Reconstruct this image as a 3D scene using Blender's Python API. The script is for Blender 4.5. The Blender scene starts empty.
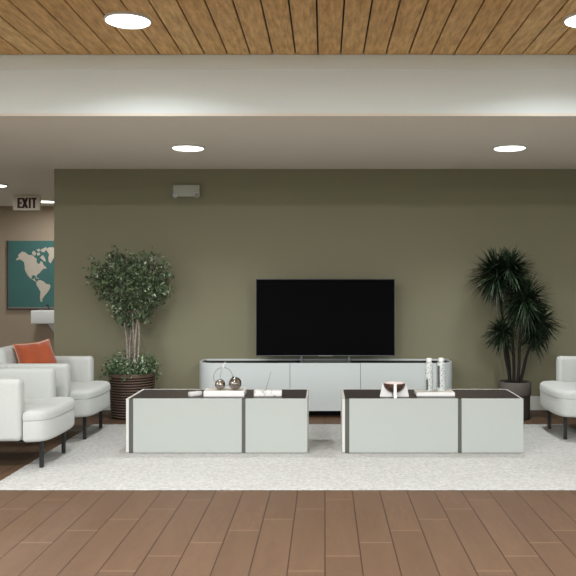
import bpy, bmesh, math, random
from mathutils import Vector, Matrix, Euler
PI = math.pi
R = random.Random(7)
SC = bpy.context.scene
COL = SC.collection

# ------------------------------------------------------------------ camera, world, light, exposure
cam_d = bpy.data.cameras.new('camera')
cam_d.sensor_width = 36.0; cam_d.lens = 50.0
cam_d.shift_x = -37.0/576; cam_d.shift_y = -6.0/576
cam_d.clip_start = 0.05
cam = bpy.data.objects.new('camera', cam_d); COL.objects.link(cam)
cam.location = (0, 0, 1.3); cam.rotation_euler = (PI/2, 0, 0)
SC.camera = cam

# overcast sky above the horizon, dull ground below; it enters through the glazed front behind the camera
SKY = 3.3; GROUND = 0.25
YW = -2.4
w = bpy.data.worlds.new('world'); SC.world = w; w.use_nodes = True
_nt = w.node_tree; _bg = _nt.nodes['Background']
_tc = _nt.nodes.new('ShaderNodeTexCoord'); _sp = _nt.nodes.new('ShaderNodeSeparateXYZ')
_cr = _nt.nodes.new('ShaderNodeValToRGB')
_nt.links.new(_tc.outputs['Generated'], _sp.inputs[0]); _nt.links.new(_sp.outputs[2], _cr.inputs[0])
_cr.color_ramp.elements[0].position = 0.0
_cr.color_ramp.elements[0].color = (GROUND*.98, GROUND*1.0, GROUND*.96, 1)
_cr.color_ramp.elements[1].position = .02
_cr.color_ramp.elements[1].color = (SKY*.95, SKY*1.0, SKY*1.03, 1)
_nt.links.new(_cr.outputs[0], _bg.inputs[0]); _bg.inputs[1].default_value = 1.0

def area(name, loc, rot, sx, sy, power, color, shape='RECTANGLE'):
    d = bpy.data.lights.new(name, 'AREA'); d.shape = shape
    d.size = sx; d.size_y = sy; d.energy = power; d.color = color
    o = bpy.data.objects.new(name, d); COL.objects.link(o)
    o.location = loc; o.rotation_euler = rot
    return o
portal = area('window_portal', (-.6, YW, 1.25), (PI/2, 0, 0), 9.6, 2.5, 0, (1, 1, 1))
portal.data.cycles.is_portal = True
LAMP_COLOR = (0.97, 1.0, 1.03)
P_NEAR, P_ROW, P_LOW, P_HALL = 9, 66, 9.5, 14
NEAR_SPREAD = math.radians(146); LOW_SPREAD = math.radians(118)

vs = SC.view_settings
SC.display_settings.display_device = 'sRGB'
vs.view_transform = 'Standard'; vs.look = 'None'; vs.gamma = 1.0; vs.use_curve_mapping = False
vs.exposure = 0.33

# ------------------------------------------------------------------ materials
def srgb(r, g, b):
    f = lambda c: (c/255/12.92 if c/255 <= .04045 else ((c/255+.055)/1.055)**2.4)
    return (f(r), f(g), f(b), 1)

def new_mat(name):
    m = bpy.data.materials.new(name); m.use_nodes = True
    nt = m.node_tree
    return m, nt, nt.nodes['Principled BSDF'], nt.links
def nd(nt, t, **kw):
    n = nt.nodes.new(t)
    for k, v in kw.items(): setattr(n, k, v)
    return n
def mathn(nt, op, a, b=None):
    n = nt.nodes.new('ShaderNodeMath'); n.operation = op
    for i, v in enumerate((a, b)):
        if v is None: continue
        if isinstance(v, (int, float)): n.inputs[i].default_value = v
        else: nt.links.new(v, n.inputs[i])
    return n.outputs[0]
def mixc(nt, f, a, b):
    n = nt.nodes.new('ShaderNodeMix'); n.data_type = 'RGBA'
    for i, v in ((0, f), (6, a), (7, b)):
        if isinstance(v, (int, float, tuple)): n.inputs[i].default_value = v
        else: nt.links.new(v, n.inputs[i])
    return n.outputs[2]

def paint(name, col, rough=.55, spec=.3, var=.05, scale=6, bump=0.0, bscale=200, metal=0.0, sheen=0.0):
    m, nt, b, L = new_mat(name)
    tc = nd(nt, 'ShaderNodeTexCoord')
    no = nd(nt, 'ShaderNodeTexNoise'); no.inputs['Scale'].default_value = scale; no.inputs['Detail'].default_value = 4
    L.new(tc.outputs['Object'], no.inputs['Vector'])
    lo = tuple(c*(1-var) for c in col[:3])+(1,); hi = tuple(min(1, c*(1+var)) for c in col[:3])+(1,)
    L.new(mixc(nt, no.outputs['Fac'], lo, hi), b.inputs['Base Color'])
    b.inputs['Roughness'].default_value = rough
    b.inputs['Specular IOR Level'].default_value = spec
    b.inputs['Metallic'].default_value = metal
    if sheen: b.inputs['Sheen Weight'].default_value = sheen
    if bump:
        n2 = nd(nt, 'ShaderNodeTexNoise'); n2.inputs['Scale'].default_value = bscale; n2.inputs['Detail'].default_value = 3
        L.new(tc.outputs['Object'], n2.inputs['Vector'])
        bp = nd(nt, 'ShaderNodeBump'); bp.inputs['Strength'].default_value = bump; bp.inputs['Distance'].default_value = .004
        L.new(n2.outputs['Fac'], bp.inputs['Height']); L.new(bp.outputs['Normal'], b.inputs['Normal'])
    return m

def island_mat(name, cols, rough=.5, spec=.3, trans=0.0):
    """colour drawn per mesh island (each leaf, each plank)"""
    m, nt, b, L = new_mat(name)
    g = nd(nt, 'ShaderNodeNewGeometry')
    cr = nd(nt, 'ShaderNodeValToRGB')
    el = cr.color_ramp.elements
    el[0].position = 0; el[0].color = cols[0]; el[1].position = 1; el[1].color = cols[-1]
    for i, c in enumerate(cols[1:-1]):
        e = el.new((i+1)/(len(cols)-1)); e.color = c
    L.new(g.outputs['Random Per Island'], cr.inputs[0])
    L.new(cr.outputs[0], b.inputs['Base Color'])
    b.inputs['Roughness'].default_value = rough; b.inputs['Specular IOR Level'].default_value = spec
    return m, nt, b, L, cr

M = {}
M['olive'] = paint('olive_wall_paint', srgb(133, 129, 105), .7, .2, .02, 3, .08, 300)
M['taupe'] = paint('taupe_wall_paint', srgb(160, 143, 122), .7, .2, .02, 3, .08, 300)
M['soffit'] = paint('soffit_paint', srgb(238, 232, 220), .8, .15, .02, 3)
M['fascia'] = paint('pale_green_white_paint', srgb(234, 244, 242), .7, .2, .02, 3)
M['white_trim'] = paint('white_trim_paint', srgb(208, 208, 200), .5, .3, .02)
M['lacquer'] = paint('white_lacquer', srgb(168, 172, 166), .45, .35, .01, 2)
M['lacquer_edge'] = paint('cream_lacquer_edge', srgb(198, 197, 190), .45, .35, .01, 2)
M['console'] = paint('cool_white_lacquer', srgb(196, 202, 200), .4, .35, .01, 2)
M['dark_top'] = paint('dark_brown_glass', srgb(58, 50, 47), .4, .35, .04, 4)
M['dark_gap'] = paint('charcoal_strip', srgb(82, 82, 78), .5, .3, .02, 4)
M['black'] = paint('black_plinth', srgb(22, 20, 19), .6, .2, .02)
M['boucle'] = paint('white_boucle', srgb(186, 188, 183), .9, .1, .035, 60, .45, 260, 0, .15)
M['leg'] = paint('black_metal', srgb(20, 19, 19), .45, .4, .03)
M['velvet'] = paint('orange_velvet', srgb(150, 70, 38), .75, .15, .32, 9, .3, 60, 0, .5)
M['velvet_pipe'] = paint('pale_orange_piping', srgb(205, 140, 100), .7, .2, .05)
M['screen'] = paint('black_screen', srgb(8, 8, 9), .5, .02, .02)
M['bezel'] = paint('grey_bezel_metal', srgb(92, 92, 92), .35, .5, .02, 6, 0, 200, .6)
M['chrome'] = paint('polished_chrome', srgb(158, 150, 145), .05, .5, .02, 6, 0, 200, 1.0)
M['steel'] = paint('brushed_steel', srgb(150, 150, 148), .3, .5, .02, 6, 0, 200, 1.0)
M['ceramic'] = paint('white_ceramic', srgb(226, 224, 220), .35, .4, .01)
M['bronze'] = paint('bronze_brown', srgb(92, 68, 56), .3, .5, .12, 12, 0, 200, .5)
M['bowl_in'] = paint('pale_pink_glaze', srgb(214, 200, 192), .35, .4, .02)
M['beige_inlay'] = paint('beige_inlay', srgb(202, 195, 184), .4, .35, .02)
M['plastic'] = paint('white_plastic', srgb(214, 212, 206), .4, .4, .01)
M['grey_plastic'] = paint('grey_green_plastic', srgb(172, 174, 160), .5, .3, .01)
M['button'] = paint('grey_buttons', srgb(120, 120, 118), .5, .3, .01)
M['bark'] = paint('pale_mottled_bark', srgb(150, 140, 128), .85, .1, .75, 38, .5, 120)
M['dark_bark'] = paint('dark_bark', srgb(40, 37, 33), .85, .1, .3, 40, .5, 100)
M['soil'] = paint('dark_soil', srgb(42, 33, 27), .95, .05, .3, 60, .5, 120)
M['pot_dark'] = paint('dark_brown_pot', srgb(34, 27, 24), .7, .2, .08, 20)
M['rattan'] = paint('brown_woven_band', srgb(98, 80, 68), .6, .25, .2, 50)
M['concrete'] = paint('grey_concrete', srgb(92, 87, 81), .8, .15, .1, 25, .3, 80)
M['concrete_dark'] = paint('dark_stone', srgb(62, 55, 51), .7, .2, .06, 20)
M['teal'] = paint('teal_canvas', srgb(70, 106, 101), .8, .1, .06, 8)
M['map_land'] = paint('cream_map_land', srgb(188, 176, 160), .8, .1, .1, 14)
M['frame_dark'] = paint('dark_maroon_wood_frame', srgb(74, 52, 46), .5, .3, .08)
M['frame_grey'] = paint('grey_frame_slip', srgb(140, 130, 118), .5, .3, .03)
M['sign_face'] = paint('beige_sign_face', srgb(205, 196, 178), .5, .3, .02)
M['sign_red'] = paint('dark_maroon_letters', srgb(66, 22, 20), .5, .3, .02)
M['tap'] = M['chrome']

def emit_mat(name, col, s):
    m, nt, b, L = new_mat(name)
    b.inputs['Base Color'].default_value = (.9, .9, .9, 1)
    b.inputs['Emission Color'].default_value = col; b.inputs['Emission Strength'].default_value = s
    no = nd(nt, 'ShaderNodeTexNoise'); no.inputs['Scale'].default_value = 2
    L.new(mathn(nt, 'ADD', mathn(nt, 'MULTIPLY', no.outputs['Fac'], .1), .35), b.inputs['Roughness'])
    return m
M['diffuser'] = emit_mat('lit_diffuser', (1, .97, .92, 1), 2.2)

# rug: short cream pile
def rug_mat():
    m, nt, b, L = new_mat('cream_rug_pile')
    tc = nd(nt, 'ShaderNodeTexCoord')
    n1 = nd(nt, 'ShaderNodeTexNoise'); n1.inputs['Scale'].default_value = 42; n1.inputs['Detail'].default_value = 5; n1.inputs['Roughness'].default_value = .7
    n2 = nd(nt, 'ShaderNodeTexNoise'); n2.inputs['Scale'].default_value = 4; n2.inputs['Detail'].default_value = 3
    for n in (n1, n2): L.new(tc.outputs['Object'], n.inputs['Vector'])
    c = mixc(nt, n1.outputs['Fac'], srgb(112, 111, 106), srgb(232, 232, 228))
    c = mixc(nt, mathn(nt, 'MULTIPLY', n2.outputs['Fac'], .22), c, srgb(184, 179, 171))
    L.new(c, b.inputs['Base Color']); b.inputs['Roughness'].default_value = .95
    b.inputs['Specular IOR Level'].default_value = .08
    bp = nd(nt, 'ShaderNodeBump'); bp.inputs['Strength'].default_value = .6; bp.inputs['Distance'].default_value = .01
    n3 = nd(nt, 'ShaderNodeTexNoise'); n3.inputs['Scale'].default_value = 90; n3.inputs['Detail'].default_value = 4
    L.new(tc.outputs['Object'], n3.inputs['Vector'])
    L.new(n3.outputs['Fac'], bp.inputs['Height']); L.new(bp.outputs['Normal'], b.inputs['Normal'])
    return m
M['rug'] = rug_mat()

# floor: boards running away from the camera, end joints stepping from board to board
def floor_mat():
    m, nt, b, L = new_mat('brown_plank_floor')
    tc = nd(nt, 'ShaderNodeTexCoord'); sp = nd(nt, 'ShaderNodeSeparateXYZ')
    L.new(tc.outputs['Object'], sp.inputs[0])
    X, Y = sp.outputs[0], sp.outputs[1]
    u = mathn(nt, 'DIVIDE', X, .1695); i = mathn(nt, 'FLOOR', u); fu = mathn(nt, 'FRACT', u)
    v = mathn(nt, 'SUBTRACT', mathn(nt, 'DIVIDE', mathn(nt, 'SUBTRACT', Y, 4.77), .98), mathn(nt, 'MULTIPLY', i, .2))
    j = mathn(nt, 'FLOOR', v); fv = mathn(nt, 'FRACT', v)
    cb = nd(nt, 'ShaderNodeCombineXYZ'); L.new(i, cb.inputs[0]); L.new(j, cb.inputs[1])
    wn = nd(nt, 'ShaderNodeTexWhiteNoise', noise_dimensions='2D'); L.new(cb.outputs[0], wn.inputs['Vector'])
    # grain: noise stretched along the board, shifted per board
    cg = nd(nt, 'ShaderNodeCombineXYZ')
    L.new(mathn(nt, 'MULTIPLY', X, 1.0), cg.inputs[0]); L.new(mathn(nt, 'MULTIPLY', Y, .16), cg.inputs[1])
    L.new(mathn(nt, 'MULTIPLY', wn.outputs['Value'], 37.0), cg.inputs[2])
    ng = nd(nt, 'ShaderNodeTexNoise'); ng.inputs['Scale'].default_value = 42; ng.inputs['Detail'].default_value = 6; ng.inputs['Roughness'].default_value = .65
    L.new(cg.outputs[0], ng.inputs['Vector'])
    nb = nd(nt, 'ShaderNodeTexNoise'); nb.inputs['Scale'].default_value = 6; nb.inputs['Detail'].default_value = 3
    L.new(cg.outputs[0], nb.inputs['Vector'])
    base = mixc(nt, wn.outputs['Value'], srgb(74, 53, 38), srgb(96, 71, 52))
    gr = nd(nt, 'ShaderNodeMapRange'); gr.inputs[1].default_value = .34; gr.inputs[2].default_value = .68; L.new(ng.outputs['Fac'], gr.inputs[0])
    n4 = nd(nt, 'ShaderNodeTexNoise'); n4.inputs['Scale'].default_value = 13; n4.inputs['Detail'].default_value = 5; n4.inputs['Roughness'].default_value = .7
    L.new(tc.outputs['Object'], n4.inputs['Vector'])
    g4 = nd(nt, 'ShaderNodeMapRange'); g4.inputs[1].default_value = .35; g4.inputs[2].default_value = .65; L.new(n4.outputs['Fac'], g4.inputs[0])
    base = mixc(nt, mathn(nt, 'MULTIPLY', gr.outputs[0], .75), base, srgb(62, 45, 33))
    base = mixc(nt, mathn(nt, 'MULTIPLY', g4.outputs[0], .38), base, srgb(72, 51, 36))
    base = mixc(nt, .25, base, srgb(124, 97, 74))
    base = mixc(nt, mathn(nt, 'MULTIPLY', nb.outputs['Fac'], .35), base, srgb(126, 100, 77))
    du = mathn(nt, 'MINIMUM', fu, mathn(nt, 'SUBTRACT', 1.0, fu))
    gu = mathn(nt, 'LESS_THAN', du, .018)
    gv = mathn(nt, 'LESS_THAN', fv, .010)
    c = mixc(nt, mathn(nt, 'MULTIPLY', gv, .5), base, srgb(146, 118, 94))  # end joints lightened: light caught on the board bevels is put into the colour
    c = mixc(nt, mathn(nt, 'MULTIPLY', gu, .85), c, srgb(52, 34, 24))
    L.new(c, b.inputs['Base Color'])
    b.inputs['Roughness'].default_value = .55; b.inputs['Specular IOR Level'].default_value = .3
    h = mathn(nt, 'SUBTRACT', mathn(nt, 'MULTIPLY', ng.outputs['Fac'], .3), gu)
    bp = nd(nt, 'ShaderNodeBump'); bp.inputs['Strength'].default_value = .25; bp.inputs['Distance'].default_value = .003
    L.new(h, bp.inputs['Height']); L.new(bp.outputs['Normal'], b.inputs['Normal'])
    return m
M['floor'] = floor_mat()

def slat_mat():
    m, nt, b, L, cr = island_mat('warm_oak_ceiling_boards', [srgb(218, 178, 116), srgb(234, 196, 136), srgb(226, 186, 124), srgb(240, 206, 146)], .55, .25)
    g = nd(nt, 'ShaderNodeNewGeometry'); tc = nd(nt, 'ShaderNodeTexCoord'); sp = nd(nt, 'ShaderNodeSeparateXYZ')
    L.new(tc.outputs['Object'], sp.inputs[0]); cg = nd(nt, 'ShaderNodeCombineXYZ')
    L.new(sp.outputs[0], cg.inputs[0]); L.new(mathn(nt, 'MULTIPLY', sp.outputs[1], .14), cg.inputs[1])
    L.new(mathn(nt, 'MULTIPLY', g.outputs['Random Per Island'], 50.0), cg.inputs[2])
    ng = nd(nt, 'ShaderNodeTexNoise'); ng.inputs['Scale'].default_value = 38; ng.inputs['Detail'].default_value = 6; ng.inputs['Roughness'].default_value = .65
    L.new(cg.outputs[0], ng.inputs['Vector'])
    gr = nd(nt, 'ShaderNodeMapRange'); gr.inputs[1].default_value = .34; gr.inputs[2].default_value = .68; L.new(ng.outputs['Fac'], gr.inputs[0])
    L.new(mixc(nt, mathn(nt, 'MULTIPLY', gr.outputs[0], .75), cr.outputs[0], srgb(158, 114, 62)), b.inputs['Base Color'])
    return m
M['slats'] = slat_mat()

def glass_pattern():
    m, nt, b, L = new_mat('white_glass_with_grey_mottling')
    tc = nd(nt, 'ShaderNodeTexCoord')
    vo = nd(nt, 'ShaderNodeTexVoronoi'); vo.inputs['Scale'].default_value = 55
    L.new(tc.outputs['Object'], vo.inputs['Vector'])
    cr = nd(nt, 'ShaderNodeValToRGB')
    cr.color_ramp.elements[0].position = .15; cr.color_ramp.elements[0].color = srgb(140, 145, 143)
    cr.color_ramp.elements[1].position = .5; cr.color_ramp.elements[1].color = srgb(192, 196, 192)
    L.new(vo.outputs['Distance'], cr.inputs[0]); L.new(cr.outputs[0], b.inputs['Base Color'])
    b.inputs['Roughness'].default_value = .25
    return m
M['mottled'] = glass_pattern()

def marble():
    m, nt, b, L = new_mat('white_marble')
    tc = nd(nt, 'ShaderNodeTexCoord')
    no = nd(nt, 'ShaderNodeTexNoise'); no.inputs['Scale'].default_value = 22; no.inputs['Detail'].default_value = 5; no.inputs['Distortion'].default_value = 1.5
    L.new(tc.outputs['Object'], no.inputs['Vector'])
    cr = nd(nt, 'ShaderNodeValToRGB')
    cr.color_ramp.elements[0].position = .36; cr.color_ramp.elements[0].color = srgb(176, 168, 160)
    cr.color_ramp.elements[1].position = .5; cr.color_ramp.elements[1].color = srgb(230, 228, 223)
    L.new(no.outputs['Fac'], cr.inputs[0]); L.new(cr.outputs[0], b.inputs['Base Color'])
    b.inputs['Roughness'].default_value = .35
    return m
M['marble'] = marble()
M['leaf_small'] = island_mat('small_green_leaves', [srgb(44, 60, 38), srgb(76, 96, 60), srgb(108, 126, 88), srgb(58, 78, 48), srgb(178, 190, 160)], .5, .35)[0]
M['leaf_under'] = island_mat('low_green_leaves', [srgb(44, 62, 38), srgb(92, 114, 74), srgb(62, 84, 52), srgb(184, 198, 166)], .5, .35)[0]
M['leaf_spiky'] = island_mat('dark_green_blades', [srgb(20, 32, 20), srgb(32, 48, 30), srgb(26, 40, 24), srgb(60, 78, 52)], .45, .35)[0]

# ------------------------------------------------------------------ mesh helpers
class MB:
    def __init__(s): s.bm = bmesh.new()
    def box(s, x0, x1, y0, y1, z0, z1, bev=0.0, seg=2):
        t = bmesh.new(); bmesh.ops.create_cube(t, size=1)
        for v in t.verts:
            v.co = Vector((x0+(v.co.x+.5)*(x1-x0), y0+(v.co.y+.5)*(y1-y0), z0+(v.co.z+.5)*(z1-z0)))
        if bev: bmesh.ops.bevel(t, geom=t.edges[:], offset=bev, segments=seg, affect='EDGES', profile=.5)
        return s._add(t)
    def _add(s, t, mat=None):
        me = bpy.data.meshes.new('tmp'); t.to_mesh(me); t.free()
        if mat is not None: me.transform(mat)
        s.bm.from_mesh(me); bpy.data.meshes.remove(me); return s
    def lathe(s, prof, seg=32, c=(0, 0, 0), mat=None, cap=True):
        t = bmesh.new(); rings = []
        for r, z in prof:
            if r < 1e-6: rings.append([t.verts.new((c[0], c[1], c[2]+z))])
            else: rings.append([t.verts.new((c[0]+r*math.cos(2*PI*k/seg), c[1]+r*math.sin(2*PI*k/seg), c[2]+z)) for k in range(seg)])
        for a, b in zip(rings, rings[1:]):
            for k in range(seg):
                k2 = (k+1) % seg
                if len(a) == 1 and len(b) == 1: continue
                if len(a) == 1: t.faces.new((a[0], b[k2], b[k]))
                elif len(b) == 1: t.faces.new((a[k], a[k2], b[0]))
                else: t.faces.new((a[k], a[k2], b[k2], b[k]))
        if cap:
            if len(rings[0]) > 1: t.faces.new(rings[0][::-1])
            if len(rings[-1]) > 1: t.faces.new(rings[-1])
        bmesh.ops.recalc_face_normals(t, faces=t.faces[:])
        return s._add(t, mat)
    def tube(s, pts, rad, seg=8, closed=False):
        t = bmesh.new(); pts = [Vector(p) for p in pts]; n = len(pts); rings = []
        prev = None
        for i, p in enumerate(pts):
            a = pts[i-1] if (i > 0 or closed) else p
            b = pts[(i+1) % n] if (i < n-1 or closed) else p
            d = (b-a).normalized()
            up = prev if prev is not None else (Vector((0, 0, 1)) if abs(d.z) < .9 else Vector((1, 0, 0)))
            x = (up-d*up.dot(d)).normalized(); prev = x; y = d.cross(x)
            r = rad[i] if isinstance(rad, (list, tuple)) else rad
            rings.append([t.verts.new(p+(x*math.cos(2*PI*k/seg)+y*math.sin(2*PI*k/seg))*r) for k in range(seg)])
        m = n if closed else n-1
        for i in range(m):
            a, b = rings[i], rings[(i+1) % n]
            for k in range(seg): t.faces.new((a[k], a[(k+1) % seg], b[(k+1) % seg], b[k]))
        if not closed:
            t.faces.new(rings[0][::-1]); t.faces.new(rings[-1])
        bmesh.ops.recalc_face_normals(t, faces=t.faces[:])
        return s._add(t)
    def prism(s, poly, z0, z1, mat=None, bev=0.0):
        """polygon (x, y) extruded in z"""
        t = bmesh.new()
        a = [t.verts.new((x, y, z0)) for x, y in poly]; b = [t.verts.new((x, y, z1)) for x, y in poly]
        n = len(poly)
        t.faces.new(a[::-1]); t.faces.new(b)
        for k in range(n): t.faces.new((a[k], a[(k+1) % n], b[(k+1) % n], b[k]))
        bmesh.ops.recalc_face_normals(t, faces=t.faces[:])
        if bev: bmesh.ops.bevel(t, geom=t.edges[:], offset=bev, segments=2, affect='EDGES', profile=.5)
        return s._add(t, mat)
    def sphere(s, c, r, seg=24, sc=(1, 1, 1)):
        t = bmesh.new(); bmesh.ops.create_uvsphere(t, u_segments=seg, v_segments=seg//2, radius=r)
        return s._add(t, Matrix.Translation(Vector(c)) @ Matrix.Diagonal((*sc, 1)))
    def rings(s, rings, cap=True):
        t = bmesh.new(); vr = [[t.verts.new(p) for p in r] for r in rings]; n = len(rings[0])
        for a, b in zip(vr, vr[1:]):
            for k in range(n): t.faces.new((a[k], a[(k+1) % n], b[(k+1) % n], b[k]))
        if cap: t.faces.new(vr[0][::-1]); t.faces.new(vr[-1])
        bmesh.ops.recalc_face_normals(t, faces=t.faces[:])
        return s._add(t)
    def build(s, name, mat, parent=None, smooth=None, loc=(0, 0, 0)):
        me = bpy.data.meshes.new(name); s.bm.to_mesh(me); s.bm.free()
        me.materials.append(mat)
        if smooth is not None:
            me.shade_smooth(); me.set_sharp_from_angle(angle=math.radians(smooth))
        o = bpy.data.objects.new(name, me); COL.objects.link(o); o.location = loc
        if parent is not None: o.parent = parent
        return o

def tag(o, label=None, cat=None, group=None, kind=None):
    if label: o['label'] = label
    if cat: o['category'] = cat
    if group: o['group'] = group
    if kind: o['kind'] = kind
    return o
def thing(name, label, cat, loc=(0, 0, 0), rz=0.0, group=None):
    o = bpy.data.objects.new(name, None); COL.objects.link(o); o.empty_display_size = .1
    o.location = loc; o.rotation_euler = (0, 0, rz)
    return tag(o, label, cat, group)
def struct(o): o['kind'] = 'structure'; return o
def copy_thing(o, loc, rz=None, label=None):
    def rec(s, parent):
        c = s.copy(); COL.objects.link(c)
        if parent is not None: c.parent = parent
        for ch in s.children: rec(ch, c)
        return c
    c = rec(o, None); c.location = loc
    if rz is not None: c.rotation_euler = (0, 0, rz)
    if label: c['label'] = label
    return c

# ------------------------------------------------------------------ the room
ZW = 8.125            # olive wall
ZF = 5.53             # fascia
HL, HU = 2.447, 2.869 # lower and upper ceiling
XL, XR = -5.8, 4.6
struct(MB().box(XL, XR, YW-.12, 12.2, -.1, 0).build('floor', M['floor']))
struct(MB().box(-2.751, XR, ZW, 12.2, 0, HL+.02).build('wall_back', M['olive']))
struct(MB().box(XL, -2.751, 12.1, 12.2, 0, HL+.02).build('wall_corridor', M['taupe']))
struct(MB().box(XL-.12, XL, YW-.12, 12.2, 0, HU+.1).build('wall_left', M['fascia']))
struct(MB().box(XR, XR+.12, YW-.12, ZW+.1, 0, HU+.1).build('wall_right', M['fascia']))
struct(MB().box(XL, XR, ZF, 12.2, HL, HL+.02).build('ceiling', M['soffit']))
struct(MB().box(XL, XR, ZF, ZF+.03, HL+.02, HU+.05).build('wall_fascia', M['fascia']))
# shallow trim board along the top of the fascia
struct(MB().box(XL, XR, ZF-.012, ZF, HU-.105, HU, .003).build('trim_1', M['fascia']))
# board ceiling with open black joints
b = MB(); k0 = int((XL-.1084)/.156)-1
x = .1084+k0*.156
while x < XR:
    b.box(max(XL, x+.0055), min(XR, x+.1505), YW-.12, ZF-.013, HU, HU+.018)
    x += .156
    if min(XR, x+.1505)-max(XL, x+.0055) < .01: break
struct(b.build('ceiling', M['slats']))
struct(MB().box(XL, XR, YW-.12, ZF, HU+.018, HU+.05).build('ceiling', M['black']))
# baseboards
struct(MB().box(-2.751, XR, ZW-.016, ZW, 0, .142, .003).build('baseboard_back', M['white_trim']))
struct(MB().box(XL, -2.752, 12.084, 12.1, 0, .142, .003).build('baseboard_corridor', M['white_trim']))
# glazed front behind the camera: a wide opening between slim jambs
b = MB()
b.box(XL, -5.4, YW-.12, YW, 0, HU+.05); b.box(4.2, XR, YW-.12, YW, 0, HU+.05)
b.box(-5.4, 4.2, YW-.12, YW, 2.5, HU+.05)
for q in (-2.2, 1.0): b.box(q-.03, q+.03, YW-.1, YW-.02, 0, 2.5)
struct(b.build('wall_window_side', M['fascia']))

# ------------------------------------------------------------------ lamps
def downlight(x, y, z, label, power, spread=PI):
    t = thing('ceiling_downlight', label, 'ceiling light', (x, y, z), 0, 'round flush ceiling downlights')
    MB().lathe([(.118, 0), (.139, 0), (.139, -.012), (.135, -.016), (.131, -.016), (.131, -.006), (.118, -.006), (.118, 0)], 48, cap=False).build('rim', M['white_trim'], t, 40)
    MB().lathe([(0, -.022), (.122, -.022), (.130, -.018), (.130, -.008), (0, -.008)], 48, cap=False).build('diffuser', M['diffuser'], t, 40)
    d = area('lamp_light', (0, 0, -.03), (0, 0, 0), .24, .24, power, LAMP_COLOR, 'DISK'); d.parent = t; d.data.spread = spread
    return t
downlight(-1.175, 4.77, HU, 'white round downlight on the wood board ceiling, left one above the rug', P_NEAR, NEAR_SPREAD)
downlight(1.56, 4.75, HU, 'white round downlight on the wood board ceiling, cut by the right picture edge', P_NEAR, NEAR_SPREAD)
downlight(-1.16, 6.78, HL, 'white round downlight on the lower plaster ceiling above the emergency light', P_LOW, LOW_SPREAD)
downlight(1.565, 6.78, HL, 'white round downlight on the lower plaster ceiling above the spiky plant', P_LOW, LOW_SPREAD)
downlight(-3.88, 9.4, HL, 'white round corridor downlight cut by the left picture edge', P_HALL)
downlight(-3.93, 11.28, HL, 'white round corridor downlight beside the exit sign', P_HALL)
downlight(-3.95, 4.83, HU, 'added unseen white round downlight on the wood board ceiling beyond the left picture edge', P_NEAR, NEAR_SPREAD)  # unseen lamp, added to brighten the left chairs
for ly, w1 in ((2.75, 'in the middle row'), (.7, 'in the row nearest the window')):
    for lx, w2 in ((-3.95, 'far left'), (-1.19, 'left'), (1.58, 'right')):
        downlight(lx, ly, HU, 'added unseen white round downlight on the board ceiling, %s one %s' % (w2, w1), P_ROW)  # unseen rows added as fill light for the front of the room

# ------------------------------------------------------------------ rug
def rug():
    b = MB(); x0, x1, y0, y1, h = -2.11, 2.2, 4.99, 7.27, .008
    n, m = 220, 120
    out = []
    for k in range(n): out.append((x0+(x1-x0)*k/n, y0))
    for k in range(m): out.append((x1, y0+(y1-y0)*k/m))
    for k in range(n): out.append((x1-(x1-x0)*k/n, y1))
    for k in range(m): out.append((x0, y1-(y1-y0)*k/m))
    r = random.Random(3); cx, cy = (x0+x1)/2, (y0+y1)/2
    jit = [1+r.uniform(-.0016, .0016) for _ in out]
    ring = lambda s, z: [Vector((cx+(px-cx)*j-s*(1 if px > cx else -1)*(abs(px-cx) > (x1-x0)/2-.01), cy+(py-cy)*j-s*(1 if py > cy else -1)*(abs(py-cy) > (y1-y0)/2-.01), z)) for (px, py), j in zip(out, jit)]
    b.rings([ring(0, 0.0), ring(-.003, h*.55), ring(.002, h*.9), ring(.008, h)])
    o = b.build('area_rug', M['rug'], None, 50)
    return tag(o, 'large cream white short pile rug under the two coffee tables', 'rug')
rug()
RZ = .008

# ------------------------------------------------------------------ coffee tables
def coffee_table(loc, label):
    t = thing('coffee_table', label, 'coffee table', loc, 0, 'pair of low white coffee tables')
    W, D, H = 1.367, .55, .412      # origin: front left bottom corner
    MB().box(.02, W-.012, .012, D-.02, .004, H-.012).build('inner_carcass', M['dark_gap'], t)
    MB().box(0, .021, .0, D, .006, H, .0015).build('side_panel', M['lacquer_edge'], t)
    MB().box(W-.013, W, .004, D, .006, H, .0015).build('side_panel', M['lacquer_edge'], t)
    MB().box(.021, W-.013, D-.02, D, .006, H, .0015).build('back_panel', M['lacquer_edge'], t)
    MB().box(.053, .873, 0, .022, .004, H, .003).build('front_panel', M['lacquer'], t)
    MB().box(.900, W-.0005, 0, .0215, .004, H, .003).build('front_panel', M['lacquer'], t)
    MB().box(.0215, .052, .003, .02, .004, H-.006).build('end_strip', M['dark_gap'], t)
    MB().box(.874, .899, .006, .02, .004, H-.006).build('divider_strip', M['dark_gap'], t)
    MB().box(.022, W-.014, .023, D-.021, H-.013, H-.001).build('top_panel', M['dark_top'], t)
    return t
TY = 6.03
coffee_table((-1.5, TY, RZ), 'low white box coffee table with dark top, left one holding the chrome balls')
coffee_table((.130, TY, RZ), 'low white box coffee table with dark top, right one holding the two bottles')
TT = RZ+.412-.001   # resting height on the dark tops

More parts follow.
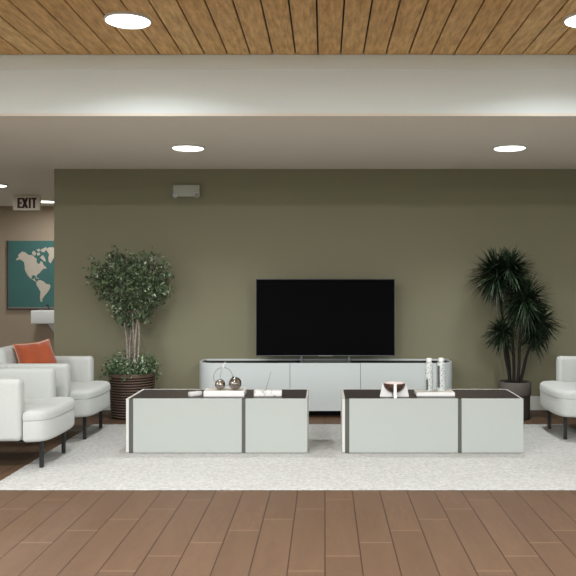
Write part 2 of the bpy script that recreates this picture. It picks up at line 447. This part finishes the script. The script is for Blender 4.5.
# ------------------------------------------------------------------ media console
def console():
    t = thing('media_console', 'long low white media console with rounded ends under the television', 'media console', (0, 7.65, 0))
    xa, xb, D, z0, z1, r = -1.225, 1.24, .44, .067, .524, .17
    def outline(ins, n=12):
        p = []
        rr = r-ins
        for k in range(n+1):
            a = PI+PI/2*k/n; p.append((xa+r+rr*math.cos(a), r+rr*math.sin(a)))
        for k in range(n+1):
            a = 1.5*PI+PI/2*k/n; p.append((xb-r+rr*math.cos(a), r+rr*math.sin(a)))
        return p
    o1, o2 = outline(0), outline(.024)
    def front_piece(lo, hi, name):
        f = lambda p: (min(max(p[0], lo), hi), p[1])
        outer = [q for q in o1 if lo <= q[0] <= hi]; inner = [q for q in o2 if lo <= q[0] <= hi]
        if lo > xa: outer = [(lo, 0)]+outer; inner = [(lo, .024)]+inner
        else: outer = [(xa, D-.003)]+outer; inner = [(xa+.024, D-.003)]+inner
        if hi < xb: outer = outer+[(hi, 0)]; inner = inner+[(hi, .024)]
        else: outer = outer+[(xb, D-.003)]; inner = inner+[(xb-.024, D-.003)]
        MB().prism(outer+inner[::-1], z0, z1).build(name, M['console'], t, 35)
    front_piece(xa, -.337, 'door'); front_piece(-.333, .337, 'door'); front_piece(.341, xb, 'door')
    core = outline(.026)
    MB().prism([(xa+.026, D-.02)]+core+[(xb-.026, D-.02)], z0+.004, z1-.017).build('carcass', M['black'], t, 35)
    MB().box(xa+.024, xb-.024, D-.02, D, z0, z1, .002).build('back_panel', M['console'], t)
    MB().box(xa+.25, xb-.25, .16, D-.05, 0, z0+.004).build('plinth', M['black'], t)
    return t
console()
CT = .524-.0165

# ------------------------------------------------------------------ television
def tv():
    t = thing('television', 'large black flat screen television standing on the white console', 'television', (.004, 7.86, CT))
    w2, zb, zt = .684, .062, .824
    MB().box(-w2, w2, .0, .03, zb, zt, .004).build('bezel', M['bezel'], t)
    MB().box(-w2+.006, w2-.006, -.003, .002, zb+.011, zt-.006, .001).build('screen', M['screen'], t)
    MB().box(-.33, .33, .028, .055, zb+.05, zb+.45, .01).build('rear_housing', M['black'], t)
    MB().box(-.07, .07, -.006, 0, zb+.001, zb+.009, .002).build('logo_strip', M['steel'], t)
    b = MB()
    b.box(-.245, .245, -.115, -.085, 0, .014, .003)
    for s in (-1, 1): b.box(s*.235-.012, s*.235+.012, -.115, .08, 0, .014, .003)
    b.box(-.245, .245, .06, .085, 0, .014, .003)
    f = b.build('stand', M['bezel'], t)
    for s in (-1, 1):
        MB().box(s*.235-.012, s*.235+.012, .004, .026, .010, zb+.02, .003).build('stand_post', M['bezel'], t)
    return t
tv()

# ------------------------------------------------------------------ armchairs (front is +x)
def arm_section(path, thick, z0, z1, r=.035, ripple=0.0, ends=(True, True)):
    """sweep a rounded upright slab along a plan path; rounded ends"""
    P = [Vector((p[0], p[1], 0)) for p in path]
    # dense resample
    L = [0]
    for a, c in zip(P, P[1:]): L.append(L[-1]+(c-a).length)
    tot = L[-1]; N = max(12, int(tot/.02))
    def at(s):
        s = min(max(s, 0), tot)
        for i in range(len(P)-1):
            if s <= L[i+1]+1e-9:
                f = (s-L[i])/max(1e-9, L[i+1]-L[i]); return P[i].lerp(P[i+1], f)
        return P[-1]
    def sect(s, k):
        e = .012
        d = (at(min(tot, s+e))-at(max(0, s-e))).normalized(); nrm = Vector((-d.y, d.x, 0))   # nrm: to the left of travel (inside)
        h = thick/2; c = at(s); out = []
        rip = ripple*abs(math.sin(PI*s/.105)) if ripple else 0
        hh = (z1-z0)/2; zc = (z0+z1)/2
        ins = r*(1-k)
        for (sx, sz) in ((1, -1), (1, 1), (-1, 1), (-1, -1)):
            for q in range(5):
                a0 = {(1, -1): -PI/2, (1, 1): 0, (-1, 1): PI/2, (-1, -1): PI}[(sx, sz)]
                a = a0+PI/2*q/4
                u = sx*(h-r)+r*math.cos(a); v = sz*(hh-r)+r*math.sin(a)
                u *= (h-ins)/h; v *= (hh-ins)/hh
                if u > 0: u += rip*(1 if abs(v) < hh-r else .4)
                out.append(c+nrm*u+Vector((0, 0, zc+v)))
        return out
    rg = []
    n = 5
    if ends[0]:
        for q in range(n):
            a = PI/2*q/n; rg.append(sect(r*(1-math.cos(a)), math.sin(a)*.999+.001))
    s0 = r if ends[0] else 0; s1 = tot-r if ends[1] else tot
    for i in range(N+1): rg.append(sect(s0+(s1-s0)*i/N, 1))
    if ends[1]:
        for q in range(n-1, -1, -1):
            a = PI/2*q/n; rg.append(sect(tot-r*(1-math.cos(a)), math.sin(a)*.999+.001))
    return MB().rings(rg)

def puffy(outline, z0, z1, r, dome=.0, rb=None):
    """rounded slab over a plan outline"""
    rb = r if rb is None else rb
    n = len(outline); c = Vector((sum(p[0] for p in outline)/n, sum(p[1] for p in outline)/n))
    P = [Vector(p) for p in outline]
    nr = []
    for i in range(n):
        d = (P[(i+1) % n]-P[i-1]).normalized(); nr.append(Vector((d.y, -d.x)))
    def ring(ins, z): return [Vector(((p-m*ins).x, (p-m*ins).y, z)) for p, m in zip(P, nr)]
    def sring(ins, f, z):
        return [Vector((c.x+((p-m*ins).x-c.x)*f, c.y+((p-m*ins).y-c.y)*f, z)) for p, m in zip(P, nr)]
    rg = []
    for q in range(6):
        a = PI/2*q/5; rg.append(ring(rb*(1-math.sin(a)), z0+rb*(1-math.cos(a))))
    for q in range(6):
        a = PI/2*q/5; rg.append(ring(r*(1-math.cos(a)), z1-r*(1-math.sin(a))))
    for f in (.92, .8, .6, .35, .1): rg.append(sring(r, f, z1+dome*(1-f*f)))
    return MB().rings(rg)

def t_outline(xb, xs, xf, wi, wo, ex=2.7, n=16):
    """seat plan: narrow between the arms, full width in front of them, bowed front"""
    p = [(xb+(xs-xb)*i/5, -wi) for i in range(6)]
    for i in range(-n, n+1):
        a = PI/2*i/n
        p.append((xs+.004+(xf-xs)*abs(math.cos(a))**(2/ex), wo*math.copysign(abs(math.sin(a))**(2/ex), a)))
    p += [(xs-(xs-xb)*i/5, wi) for i in range(6)]
    p += [(xb, wi-2*wi*i/6) for i in range(1, 6)]
    return p

def armchair(loc, rz, label):
    t = thing('armchair', label, 'armchair', loc, rz, 'white upholstered tub armchairs')
    xa, yb, xbk, rc = .16, .33, -.57, .24
    arc = lambda cx, cy, a0, a1, n=10: [(cx+rc*math.cos(a0+(a1-a0)*k/n), cy+rc*math.sin(a0+(a1-a0)*k/n)) for k in range(n+1)]
    arm_section([(xa, yb), (-.1, yb), (-.33, yb)], .1, .213, .638, .032, .007, (True, False)).build('armrest', M['boucle'], t, 60)
    arm_section([(-.33, -yb), (-.1, -yb), (xa, -yb)], .1, .213, .638, .032, .007, (False, True)).build('armrest', M['boucle'], t, 60)
    back = arc(xbk+rc, yb-rc, PI/2, PI)+arc(xbk+rc, -yb+rc, PI, 1.5*PI)
    arm_section(back, .1, .213, .638, .032, .007, (False, False)).build('backrest', M['boucle'], t, 60)
    o = MB().box(-.07, .07, -.262, .262, 0, .345, .05, 4).build('back_cushion', M['boucle'], t, 60, (-.43, 0, .41)); o.rotation_euler = (0, -.13, 0)
    puffy(t_outline(-.5, .166, .343, .279, .356, 3.6), .203, .352, .006, 0, .03).build('seat_base', M['boucle'], t, 60)
    puffy(t_outline(-.5, .166, .347, .275, .360, 3.6), .350, .420, .034, .014, .008).build('seat_cushion', M['boucle'], t, 60)
    MB().box(-.42, .24, -.25, .25, .188, .207, .003).build('base_frame', M['leg'], t)
    for sx, z0 in ((.255, RZ-.001), (-.44, 0)):
        for sy in (-.235, .235):
            MB().box(sx-.013, sx+.013, sy-.013, sy+.013, z0, .207, .003).build('leg', M['leg'], t)
    return t
CX = -2.23
ch = armchair((CX, 5.81, 0), 0, 'white tub armchair nearest the viewer on the left, cut by the picture edge')
copy_thing(ch, (CX, 6.81, 0), 0, 'white tub armchair on the left carrying the orange cushion')
copy_thing(ch, (-CX, 6.81, 0), PI, 'white tub armchair at the right picture edge beside the spiky plant')

# ------------------------------------------------------------------ orange cushion
def cushion():
    t = thing('throw_pillow', 'orange velvet throw cushion leaning in the left armchair', 'cushion', (CX-.21, 6.83, .424))
    S, n = .185, 22
    def shape(u, v):
        k = 1-.10*(1-v*v)*abs(u)**1.5*1.0; k2 = 1-.10*(1-u*u)*abs(v)**1.5
        x, z = u*S*k, v*S*k2
        if u > 0: x *= 1-.34*(v+1)/2
        th = .085*((1-u**4)*(1-v**4))**.55
        return x, z, th
    bm = bmesh.new()
    F, B = {}, {}
    r = random.Random(5)
    for i in range(n+1):
        for j in range(n+1):
            u, v = -1+2*i/n, -1+2*j/n
            x, z, th = shape(u, v)
            wr = .006*math.sin(7*u+3*v*v)*math.sin(5*v-2*u)+.010*math.exp(-((u-.15)**2)/.02)*max(0, v)
            e = i in (0, n) or j in (0, n)
            F[i, j] = bm.verts.new((x, -th+wr*(not e), z)); B[i, j] = F[i, j] if e else bm.verts.new((x, th+wr, z))
    for i in range(n):
        for j in range(n):
            bm.faces.new((F[i, j], F[i+1, j], F[i+1, j+1], F[i, j+1]))
            q = (B[i, j], B[i, j+1], B[i+1, j+1], B[i+1, j])
            if len(set(q)) == 4 and not bm.faces.get(q): bm.faces.new(q)
    bmesh.ops.recalc_face_normals(bm, faces=bm.faces[:])
    m = MB(); m.bm.free(); m.bm = bm
    rot = Matrix.Translation((0, 0, .208)) @ Euler((-.30, -.10, .72)).to_matrix().to_4x4()
    bmesh.ops.transform(bm, matrix=rot, verts=bm.verts[:])
    cv = m.build('cover', M['velvet'], t, 80)
    pts = []
    for k in range(n): pts.append(shape(-1+2*k/n, -1))
    for k in range(n): pts.append(shape(1, -1+2*k/n))
    for k in range(n): pts.append(shape(1-2*k/n, 1))
    for k in range(n): pts.append(shape(-1, 1-2*k/n))
    MB().tube([rot @ Vector((x, 0, z)) for x, z, _ in pts], .0045, 6, True).build('piping', M['velvet_pipe'], t, 60)
    zmin = min(v.co.z for v in cv.data.vertices)
    for c in t.children: c.location.z -= zmin
cushion()

# ------------------------------------------------------------------ potted tree (left)
def leaf(bm, p, d, up, ln, wd, fold=.25):
    d = d.normalized(); s = d.cross(up)
    if s.length < 1e-3: s = d.cross(Vector((1, 0, 0)))
    s.normalize(); n = s.cross(d)
    a = bm.verts.new(p); m1 = bm.verts.new(p+d*ln*.5-n*ln*.03); e = bm.verts.new(p+d*ln-n*ln*.10)
    l1 = bm.verts.new(p+d*ln*.42+s*wd*.5+n*wd*fold); r1 = bm.verts.new(p+d*ln*.42-s*wd*.5+n*wd*fold)
    bm.faces.new((a, m1, l1)); bm.faces.new((m1, e, l1)); bm.faces.new((a, r1, m1)); bm.faces.new((m1, r1, e))
def rdir(r):
    while True:
        v = Vector((r.uniform(-1, 1), r.uniform(-1, 1), r.uniform(-1, 1)))
        if .05 < v.length < 1: return v.normalized()

def potted_tree():
    t = thing('potted_tree', 'bushy green heart shaped tree with low greenery in a brown banded pot', 'potted tree', (-1.86, 7.72, 0))
    prof = [(.19, 0), (.193, .01)]
    MB().lathe(prof+[(.212, .40), (.212, .415), (.19, .415), (.185, .36), (0, .36)], 48).build('pot', M['pot_dark'], t, 40)
    b = MB(); nb = 15
    for k in range(nb):
        z = .022+k*.0252; rr = .1935+.0185*z/.4
        b.lathe([(rr-.002, z-.0075), (rr+.006, z-.006), (rr+.009, z), (rr+.006, z+.006), (rr-.002, z+.0075)], 48, cap=False)
    b.build('woven_bands', M['rattan'], t, 30)
    MB().lathe([(.206, .395), (.226, .395), (.228, .42), (.222, .428), (.200, .428), (.198, .40)], 48, cap=False).build('rim', M['rattan'], t, 40)
    MB().lathe([(.188, .365), (.188, .385), (.1, .392), (0, .394)], 32).build('soil', M['soil'], t, 60)
    r = random.Random(11)
    for k in range(7):
        x0 = -.058+.0195*k+r.uniform(-.005, .005); y0 = r.uniform(-.05, .05)
        pts = []; ph = r.uniform(0, 6)
        for q in range(12):
            f = q/11; z = .38+f*(.72+r.uniform(-.01, .01))
            pts.append((x0*(1+.35*f*f)+.010*math.sin(6*f+ph), y0*(1+.3*f)+.010*math.cos(5*f+ph), z))
        MB().tube(pts, [.0125-.005*q/11 for q in range(12)], 8).build('stem', M['bark'], t, 60)
    # crown: twigs that fan out of three lobes, leaves along each twig
    lobes = [((-.17, 0, 1.335), (.265, .20, .275), 230), ((.15, -.01, 1.315), (.265, .20, .29), 250), ((.0, 0, 1.05), (.23, .17, .20), 130), ((-.01, -.03, 1.20), (.32, .2, .22), 110)]
    tw = MB(); bm = bmesh.new()
    for c, ra, n in lobes:
        c = Vector(c)
        for k in range(n):
            d = rdir(r); s = r.uniform(.62, 1.04) if r.random() < .92 else r.uniform(1.04, 1.16)
            end = c+Vector((d.x*ra[0], d.y*ra[1], d.z*ra[2]))*s
            st = c+(end-c)*.25+Vector((0, 0, -.06))
            mid = (st+end)/2+Vector((0, 0, .02))
            tw.tube([st, mid, end], [.003, .0022, .001], 4)
            for q in range(12):
                f = .3+.7*q/11
                p = st.lerp(mid, f*2) if f < .5 else mid.lerp(end, f*2-1)
                ax = (end-st).normalized()
                dd = (ax*.5+rdir(r)*1.0+Vector((0, 0, .1)))
                leaf(bm, p+rdir(r)*.006, dd, rdir(r)*.7+Vector((0, 0, 1)), r.uniform(.032, .052), r.uniform(.017, .026))
    tw.build('twigs', M['bark'], t)
    m = MB(); m.bm.free(); m.bm = bm; m.build('crown_leaves', M['leaf_small'], t)
    bm = bmesh.new()
    for k in range(260):
        a = r.uniform(0, 2*PI); rad = .21*math.sqrt(r.random())
        base = Vector((rad*math.cos(a), rad*math.sin(a), .40))
        hh = r.uniform(.05, .25)*(1-.35*(rad/.21)**2)
        out = Vector((math.cos(a), math.sin(a), 0))
        tip = base+out*r.uniform(.0, .075)*(rad/.15)+Vector((0, 0, hh-(.06 if rad > .18 and r.random() < .4 else 0)))
        for q in range(6):
            p = base.lerp(tip, .3+.7*q/5)
            leaf(bm, p, rdir(r)+out*.4, rdir(r)*.6+Vector((0, -.2, 1)), r.uniform(.026, .042), r.uniform(.017, .026))
    m = MB(); m.bm.free(); m.bm = bm; m.build('low_greenery', M['leaf_under'], t)
potted_tree()

# ------------------------------------------------------------------ spiky plant (right)
def spiky_plant():
    t = thing('potted_dracaena', 'tall dark spiky leaved plant with several stems in a round grey pot', 'potted plant', (1.81, 7.62, 0))
    MB().lathe([(.135, 0), (.138, .004), (.141, .236), (0, .236)], 40).build('lower_pot', M['concrete_dark'], t, 40)
    MB().lathe([(.148, .232), (.151, .237), (.152, .350), (.149, .354), (.136, .354), (.134, .325), (0, .325)], 48).build('upper_pot', M['concrete'], t, 40)
    MB().lathe([(.133, .322), (.133, .336), (.07, .343), (0, .345)], 32).build('soil', M['soil'], t, 60)
    r = random.Random(23)
    crowns = [((-.17, .02, 1.385), .31, (-.045, .01), 420), ((-.06, -.05, 1.44), .27, (-.02, -.03), 300), ((.075, -.06, 1.14), .30, (.01, -.05), 440),
              ((.25, .03, .93), .235, (.05, .02), 260), ((-.13, -.02, .83), .20, (-.06, -.02), 220), ((.17, -.05, .80), .19, (.04, -.03), 200)]
    for c, ln, b0, n in crowns:
        c = Vector(c); p0 = Vector((b0[0], b0[1], .335)); pts = []
        for q in range(9):
            f = q/8
            pts.append(Vector((p0.x+(c.x-p0.x)*f**1.25+.006*math.sin(9*f), p0.y+(c.y-p0.y)*f, p0.z+(c.z-p0.z)*f)))
        s = MB().tube(pts, [.016-.005*q/8 for q in range(9)], 10).build('stem', M['dark_bark'], t, 60)
        bm = bmesh.new()
        for k in range(n):
            d = rdir(r); d = Vector((d.x, d.y*.8, d.z*.9+.22)).normalized()
            L = ln*r.uniform(.72, 1.05); wd = r.uniform(.015, .024)
            side = d.cross(Vector((0, 0, 1)) if abs(d.z) < .95 else Vector((1, 0, 0))).normalized(); n_ = side.cross(d)
            p = c+d*.012+Vector((0, 0, r.uniform(-.07, .03))); prev = None
            NS = 5; sag = r.uniform(.05, .32)*L
            for q in range(NS+1):
                f = q/NS; o = p+d*L*f+Vector((0, 0, -sag*f*f))
                wq = wd*(.5+.9*f if f < .4 else .86*(1-((f-.4)/.6)**1.6)+.03)*.5
                cur = [bm.verts.new(o-side*wq+n_*wq*.5), bm.verts.new(o), bm.verts.new(o+side*wq+n_*wq*.5)]
                if prev:
                    for z in range(2): bm.faces.new((prev[z], prev[z+1], cur[z+1], cur[z]))
                prev = cur
        m = MB(); m.bm.free(); m.bm = bm; m.build('leaf_crown', M['leaf_spiky'], s, 80)
spiky_plant()

# ------------------------------------------------------------------ emergency light on the olive wall
def emergency_light():
    t = thing('emergency_light', 'small grey emergency light box with two lamp heads high on the olive wall', 'emergency light', (-1.40, ZW, 2.16))
    MB().box(-.133, .133, -.055, 0, 0, .122, .006).build('housing', M['grey_plastic'], t)
    for s in (-1, 1):
        h = MB().lathe([(.0, -.012), (.016, -.012), (.026, .008), (.028, .012), (.025, .013)], 24, (0, 0, 0), Matrix.Translation((s*.105, -.066, .018)) @ Euler((PI/2+.25, 0, s*.35)).to_matrix().to_4x4(), False).build('lamp_head', M['plastic'], t, 40)
        MB().lathe([(.0, .010), (.024, .012)], 24, (0, 0, 0), Matrix.Translation((s*.105, -.066, .018)) @ Euler((PI/2+.25, 0, s*.35)).to_matrix().to_4x4(), False).build('lens', M['steel'], h, 40)
emergency_light()

# ------------------------------------------------------------------ exit sign
def exit_sign():
    t = thing('exit_sign', 'beige exit sign with dark red letters hanging under the corridor ceiling', 'exit sign', (-3.918, 10.5, HL))
    w, h = .176, .197
    MB().box(-w, w, 0, .045, -.008-h, -.010, .004).build('face_panel', M['sign_face'], t)
    MB().box(-.06, .06, .008, .038, -.012, 0, .003).build('ceiling_mount', M['sign_face'], t)
    b = MB(); st = .028; zb, zt = -.178, -.043; y0, y1 = -.004, .001
    def diag(xa, za, xb_, zb_):
        dx = st*.62
        b.prism([(xa-dx, za), (xa+dx, za), (xb_+dx, zb_), (xb_-dx, zb_)], 0, y1-y0, Matrix(((1, 0, 0, 0), (0, 0, 1, y0), (0, 1, 0, 0), (0, 0, 0, 1))))
    x = -.118
    b.box(x, x+st, y0, y1, zb, zt)
    for z in (zb, (zb+zt)/2-st*.4, zt-st*.8): b.box(x+st, x+.056, y0, y1, z, z+st*.8)
    xc = -.020
    diag(xc-.027, zb, xc+.027, zt); diag(xc+.027, zb, xc-.027, zt)
    b.box(.030, .030+st, y0, y1, zb, zt)
    b.box(.086, .086+st, y0, y1, zb, zt-st*.8); b.box(.064, .133, y0, y1, zt-st*.8, zt)
    b.build('lettering', M['sign_red'], t)
exit_sign()

# ------------------------------------------------------------------ world map
def world_map():
    k = .00209; ox, oz = 28, 48
    W, H = 727*k, 487*k
    x0 = (8-325)*12.06/800; z1 = 1.3+(282-240.8)*12.06/800
    t = thing('wall_map', 'teal framed world map with cream continents on the taupe corridor wall', 'map', (x0, 12.1, z1))
    MB().box(0, W, -.035, 0, -H, 0).build('canvas', M['teal'], t)
    f = MB(); f.box(-.018, 0, -.04, 0, -H-.02, .004); f.box(W, W+.018, -.04, 0, -H-.02, .004); f.box(0, W, -.04, 0, -H-.02, -H)
    f.build('frame', M['frame_dark'], t)
    MB().box(0, W, -.041, -.034, -H, -H+.014).build('lower_slip', M['frame_grey'], t)
    na = [(85,180),(105,165),(100,150),(130,125),(150,130),(175,150),(200,150),(225,170),(235,180),(232,200),(245,215),(258,210),(262,195),(275,200),(285,225),(300,235),(305,250),(285,248),(270,262),(255,280),(240,290),(232,300),(238,320),(228,305),(215,295),(200,300),(197,318),(207,325),(220,318),(222,330),(235,345),(240,352),(225,342),(205,328),(185,315),(168,295),(150,260),(147,225),(143,200),(120,185),(105,182),(90,190)]
    sa = [(232,352),(245,333),(265,332),(290,345),(300,358),(325,362),(335,375),(325,400),(312,420),(295,440),(283,455),(272,475),(275,490),(262,485),(258,455),(262,415),(245,385),(232,365)]
    gr = [(300,110),(325,95),(355,95),(375,110),(372,150),(350,185),(335,210),(322,200),(318,170),(325,145),(310,125)]
    isl = [[(200,130),(215,120),(232,138),(222,156),(205,148)], [(232,112),(252,105),(262,118),(245,128)], [(258,168),(278,150),(296,178),(300,200),(285,192),(270,180)], [(262,112),(300,94),(312,104),(288,130),(270,128)], [(236,136),(256,132),(258,150),(240,156)], [(225,311),(250,320),(249,325),(228,316)]]
    mer = lambda la: math.log(math.tan(PI/4+math.radians(la)/2))
    ll = lambda pts: [(90+(a+168)*1.842, 357-115*mer(o)) for a, o in pts]
    af = ll([(-17,15),(-16,28),(-6,35),(10,37),(20,32),(32,31),(43,12),(51,12),(40,-5),(40,-16),(33,-27),(20,-35),(14,-22),(12,-5),(8,4),(-8,5)])
    eu = ll([(-9,37),(-9,43),(-1,45),(-4,48),(8,54),(10,57),(20,55),(28,60),(18,62),(12,57),(5,60),(14,67),(26,71),(40,67),(60,69),(75,73),(105,77),(140,72),(170,69),(179,66),(162,60),(160,52),(142,59),(135,44),(128,37),(122,40),(121,30),(108,21),(105,10),(100,14),(98,17),(92,22),(80,12),(73,20),(62,25),(57,24),(56,18),(44,13),(35,29),(36,36),(27,37),(22,37),(14,45),(17,40),(9,44),(0,39)])
    au = ll([(114,-22),(122,-17),(131,-12),(137,-15),(142,-11),(153,-27),(149,-38),(138,-35),(130,-32),(116,-35)])
    for nm, polys in (('north_america', [na]+isl), ('south_america', [sa]), ('greenland', [gr]), ('africa', [af]), ('eurasia', [eu]), ('australia', [au])):
        b = MB()
        for p in polys:
            q = [((x-ox)*k, -(y-oz)*k) for x, y in p]
            b.prism(q, 0, .004, Matrix(((1, 0, 0, 0), (0, 0, -1, -.034), (0, 1, 0, 0), (0, 0, 0, 1))))
        b.build(nm, M['map_land'], t)
world_map()

# ------------------------------------------------------------------ wall basin
def basin():
    t = thing('wall_basin', 'white wall basin with a small chrome tap below the corridor map', 'basin', (-3.95, 12.1, 0))
    x0, x1, y0, zt, zb = -.37, .37, -.36, .88, .685
    bm = MB(); bm.box(x0, x1, y0, 0, zb, zt, .012, 3)
    bm.build('bowl', M['ceramic'], t, 40)
    MB().box(x0+.05, x1-.05, y0+.05, -.11, zt-.012, zt+.0008, .004).build('bowl_recess', M['bowl_in'], t)
    MB().rings([[Vector((sx*a, yy, z)) for sx, yy in ((-1, -c), (1, -c), (1, 0), (-1, 0))] for a, c, z in ((.045, .1, .40), (.07, .14, .5), (.16, .26, .69))]).build('trap_cover', M['ceramic'], t)
    f = MB(); f.lathe([(.02, 0), (.016, .01), (.013, .05), (.012, .075), (0, .078)], 16, (-.22, -.07, zt))
    f.tube([(-.22, -.07, zt+.055), (-.22, -.12, zt+.075), (-.22, -.16, zt+.06)], .009, 8)
    f.build('tap', M['chrome'], t, 40)
basin()

# ------------------------------------------------------------------ things on the left coffee table
def px(xp, Y): return (xp-325)*Y/800
t = thing('remote_control', 'small white remote control at the far left end of the left table', 'remote control', (px(195.5, 6.2), 6.18, TT), .75)
MB().box(-.052, .052, -.027, .027, 0, .036, .010).build('body', M['plastic'], t, 40)
b = MB()
for i in range(3):
    for j in range(2): b.lathe([(.0045, 0), (.004, .002), (0, .002)], 10, (-.035+.02*i, -.008+.016*j, .036))
b.build('buttons', M['button'], t)
MB().lathe([(.010, .0355), (.010, .0385), (.006, .0385)], 16, (.035, 0, 0), cap=False).build('dial_ring', M['button'], t)

def tray(loc, w, d, h, label, name='tray'):
    t = thing(name, label, 'tray', loc)
    MB().box(-w, w, -d, d, 0, h, .004).build('body', M['ceramic'], t)
    MB().box(-w+.012, w-.012, -d+.012, d-.012, h-.004, h+.0008).build('top_inlay', M['beige_inlay'], t)
    return TT+h+.0008
TX = px(224.8, 6.2)
top = tray((TX, 6.24, TT), .157, .1, .042, 'thick white tray under the chrome balls on the left table')

def ornament(x, y, r, label, ring):
    t = thing('chrome_ball', label, 'ornament', (x, y, top))
    MB().sphere((0, 0, r), r, 40).build('ball', M['chrome'], t, 180)
    if ring:
        R_ = .074; c = Vector((.014, .0, .074+.018)); p = []
        for k in range(49):
            a = -PI*.42+(2*PI-.16*PI)*k/48-.0
            p.append(c+Vector((R_*math.cos(a),   .008*math.sin(a)+.068, R_*math.sin(a))))
        p = [q if q.z > .004 else Vector((q.x, q.y, .004)) for q in p]
        MB().tube(p, .0032, 8).build('ring', M['steel'], t, 60)
        MB().tube([(0, 0, 2*r-.003), (.0, .03, 2*r+.035), (.010, .07, c.z+R_)], .0016, 6).build('wire', M['steel'], t, 60)
        MB().tube([(.010, .07, c.z+R_-.004), (.018, .068, c.z+R_+.022), (.034, .064, c.z+R_+.046)], [.004, .006, .002], 8).build('twist', M['ceramic'], t, 60)
    else:
        MB().lathe([(.012, -.004), (.012, .004), (.008, .008), (.0, .008)], 16, (-.012, -.012, 2*r-.003)).build('cap', M['leg'], t, 40)
ornament(px(219.8, 6.2), 6.22, .041, 'smaller chrome ball inside a thin wire ring on the left white tray', True)
ornament(px(235.0, 6.2), 6.215, .050, 'larger chrome ball with a dark cap, right one on the left white tray', False)

t = thing('marble_pen_tray', 'low white marble block holding a thin upright pen on the left table', 'pen holder', (px(268, 6.2), 6.2, TT), .02)
MB().box(-.108, .108, -.05, .05, 0, .044, .006).build('marble_block', M['marble'], t, 40)
MB().tube([(-.018, .0, .040), (.022, .012, .185)], [.0028, .0016], 8).build('pen', M['steel'], t, 60)

# ------------------------------------------------------------------ things on the right coffee table
def bowl_stand():
    t = thing('bowl_on_stand', 'brown bowl with pale inside cradled by white panels on the right table', 'bowl', (px(394.3, 6.16), 6.16, TT))
    r = .084; cz = .102
    prof = [(0, cz-r*.93)]
    prof = [(r*math.sin(a), cz-r*.88*math.cos(a)) for a in [PI/2*k/12 for k in range(13)]]
    inner = [((r-.006)*math.sin(a), cz-(r*.88-.006)*math.cos(a)) for a in [PI/2*k/12 for k in range(12, -1, -1)]]
    MB().lathe(prof+[(r-.003, cz+.002)], 40, cap=False).build('bowl_shell', M['bronze'], t, 60)
    MB().lathe([(r-.003, cz+.002)]+inner, 40, cap=False).build('bowl_lining', M['bowl_in'], t, 60)
    def wedge(name, a, x_out):
        # upright panel cut to the curve of the bowl
        pl = [(x_out, 0), (x_out-.022, cz+.002), (r+.001, cz+.002)]
        for k in range(12, 1, -1):
            q = PI/2*k/12; pl.append(((r+.001)*math.sin(q), cz-(r*.88+.001)*math.cos(q)))
        pl.append((.012, 0))
        mt = Matrix.Rotation(a, 4, 'Z') @ Matrix(((1, 0, 0, 0), (0, 0, 1, -.011), (0, 1, 0, 0), (0, 0, 0, 1)))
        MB().prism(pl, 0, .022, mt).build(name, M['ceramic'], t)
    wedge('stand_panel', 0, .112); wedge('stand_panel', PI, .112); wedge('stand_panel', PI/2, .112)
    # front post
    wedge('stand_panel', -PI/2, .1)
bowl_stand()
TX2 = px(434.7, 6.22)
top2 = tray((TX2, 6.24, TT), .148, .085, .030, 'thin white tray under the two bottles on the right table')
def bottle(x, y, w, label, band):
    t = thing('glass_bottle', label, 'bottle', (x, y, top2))
    H = .225
    MB().lathe([(w-.004, 0), (w, .004), (w, H-.012), (w-.006, H-.002), (.019, H), (.017, H+.003), (.017, H+.008)], 40).build('bottle_body', M['mottled'], t, 40)
    MB().lathe([(.0205, H+.004), (.0205, H+.030), (.018, H+.033), (0, H+.033)], 28).build('cap', M['ceramic'], t, 40)
    if band == 'low':
        MB().box(-w*.8, -w*.3, -w-.001, -w*.2, .012, .095, .003).build('label_strip', M['dark_gap'], t)
    else:
        MB().box(-w*.85, -w*.4, -w-.001, -w*.2, .03, .2, .003).build('label_strip', M['dark_gap'], t)
bottle(px(428.8, 6.24), 6.23, .031, 'left white mottled bottle with a short grey strip on the thin tray', 'low')
bottle(px(441.2, 6.24), 6.25, .036, 'right white mottled bottle with a tall grey strip on the thin tray', 'high')
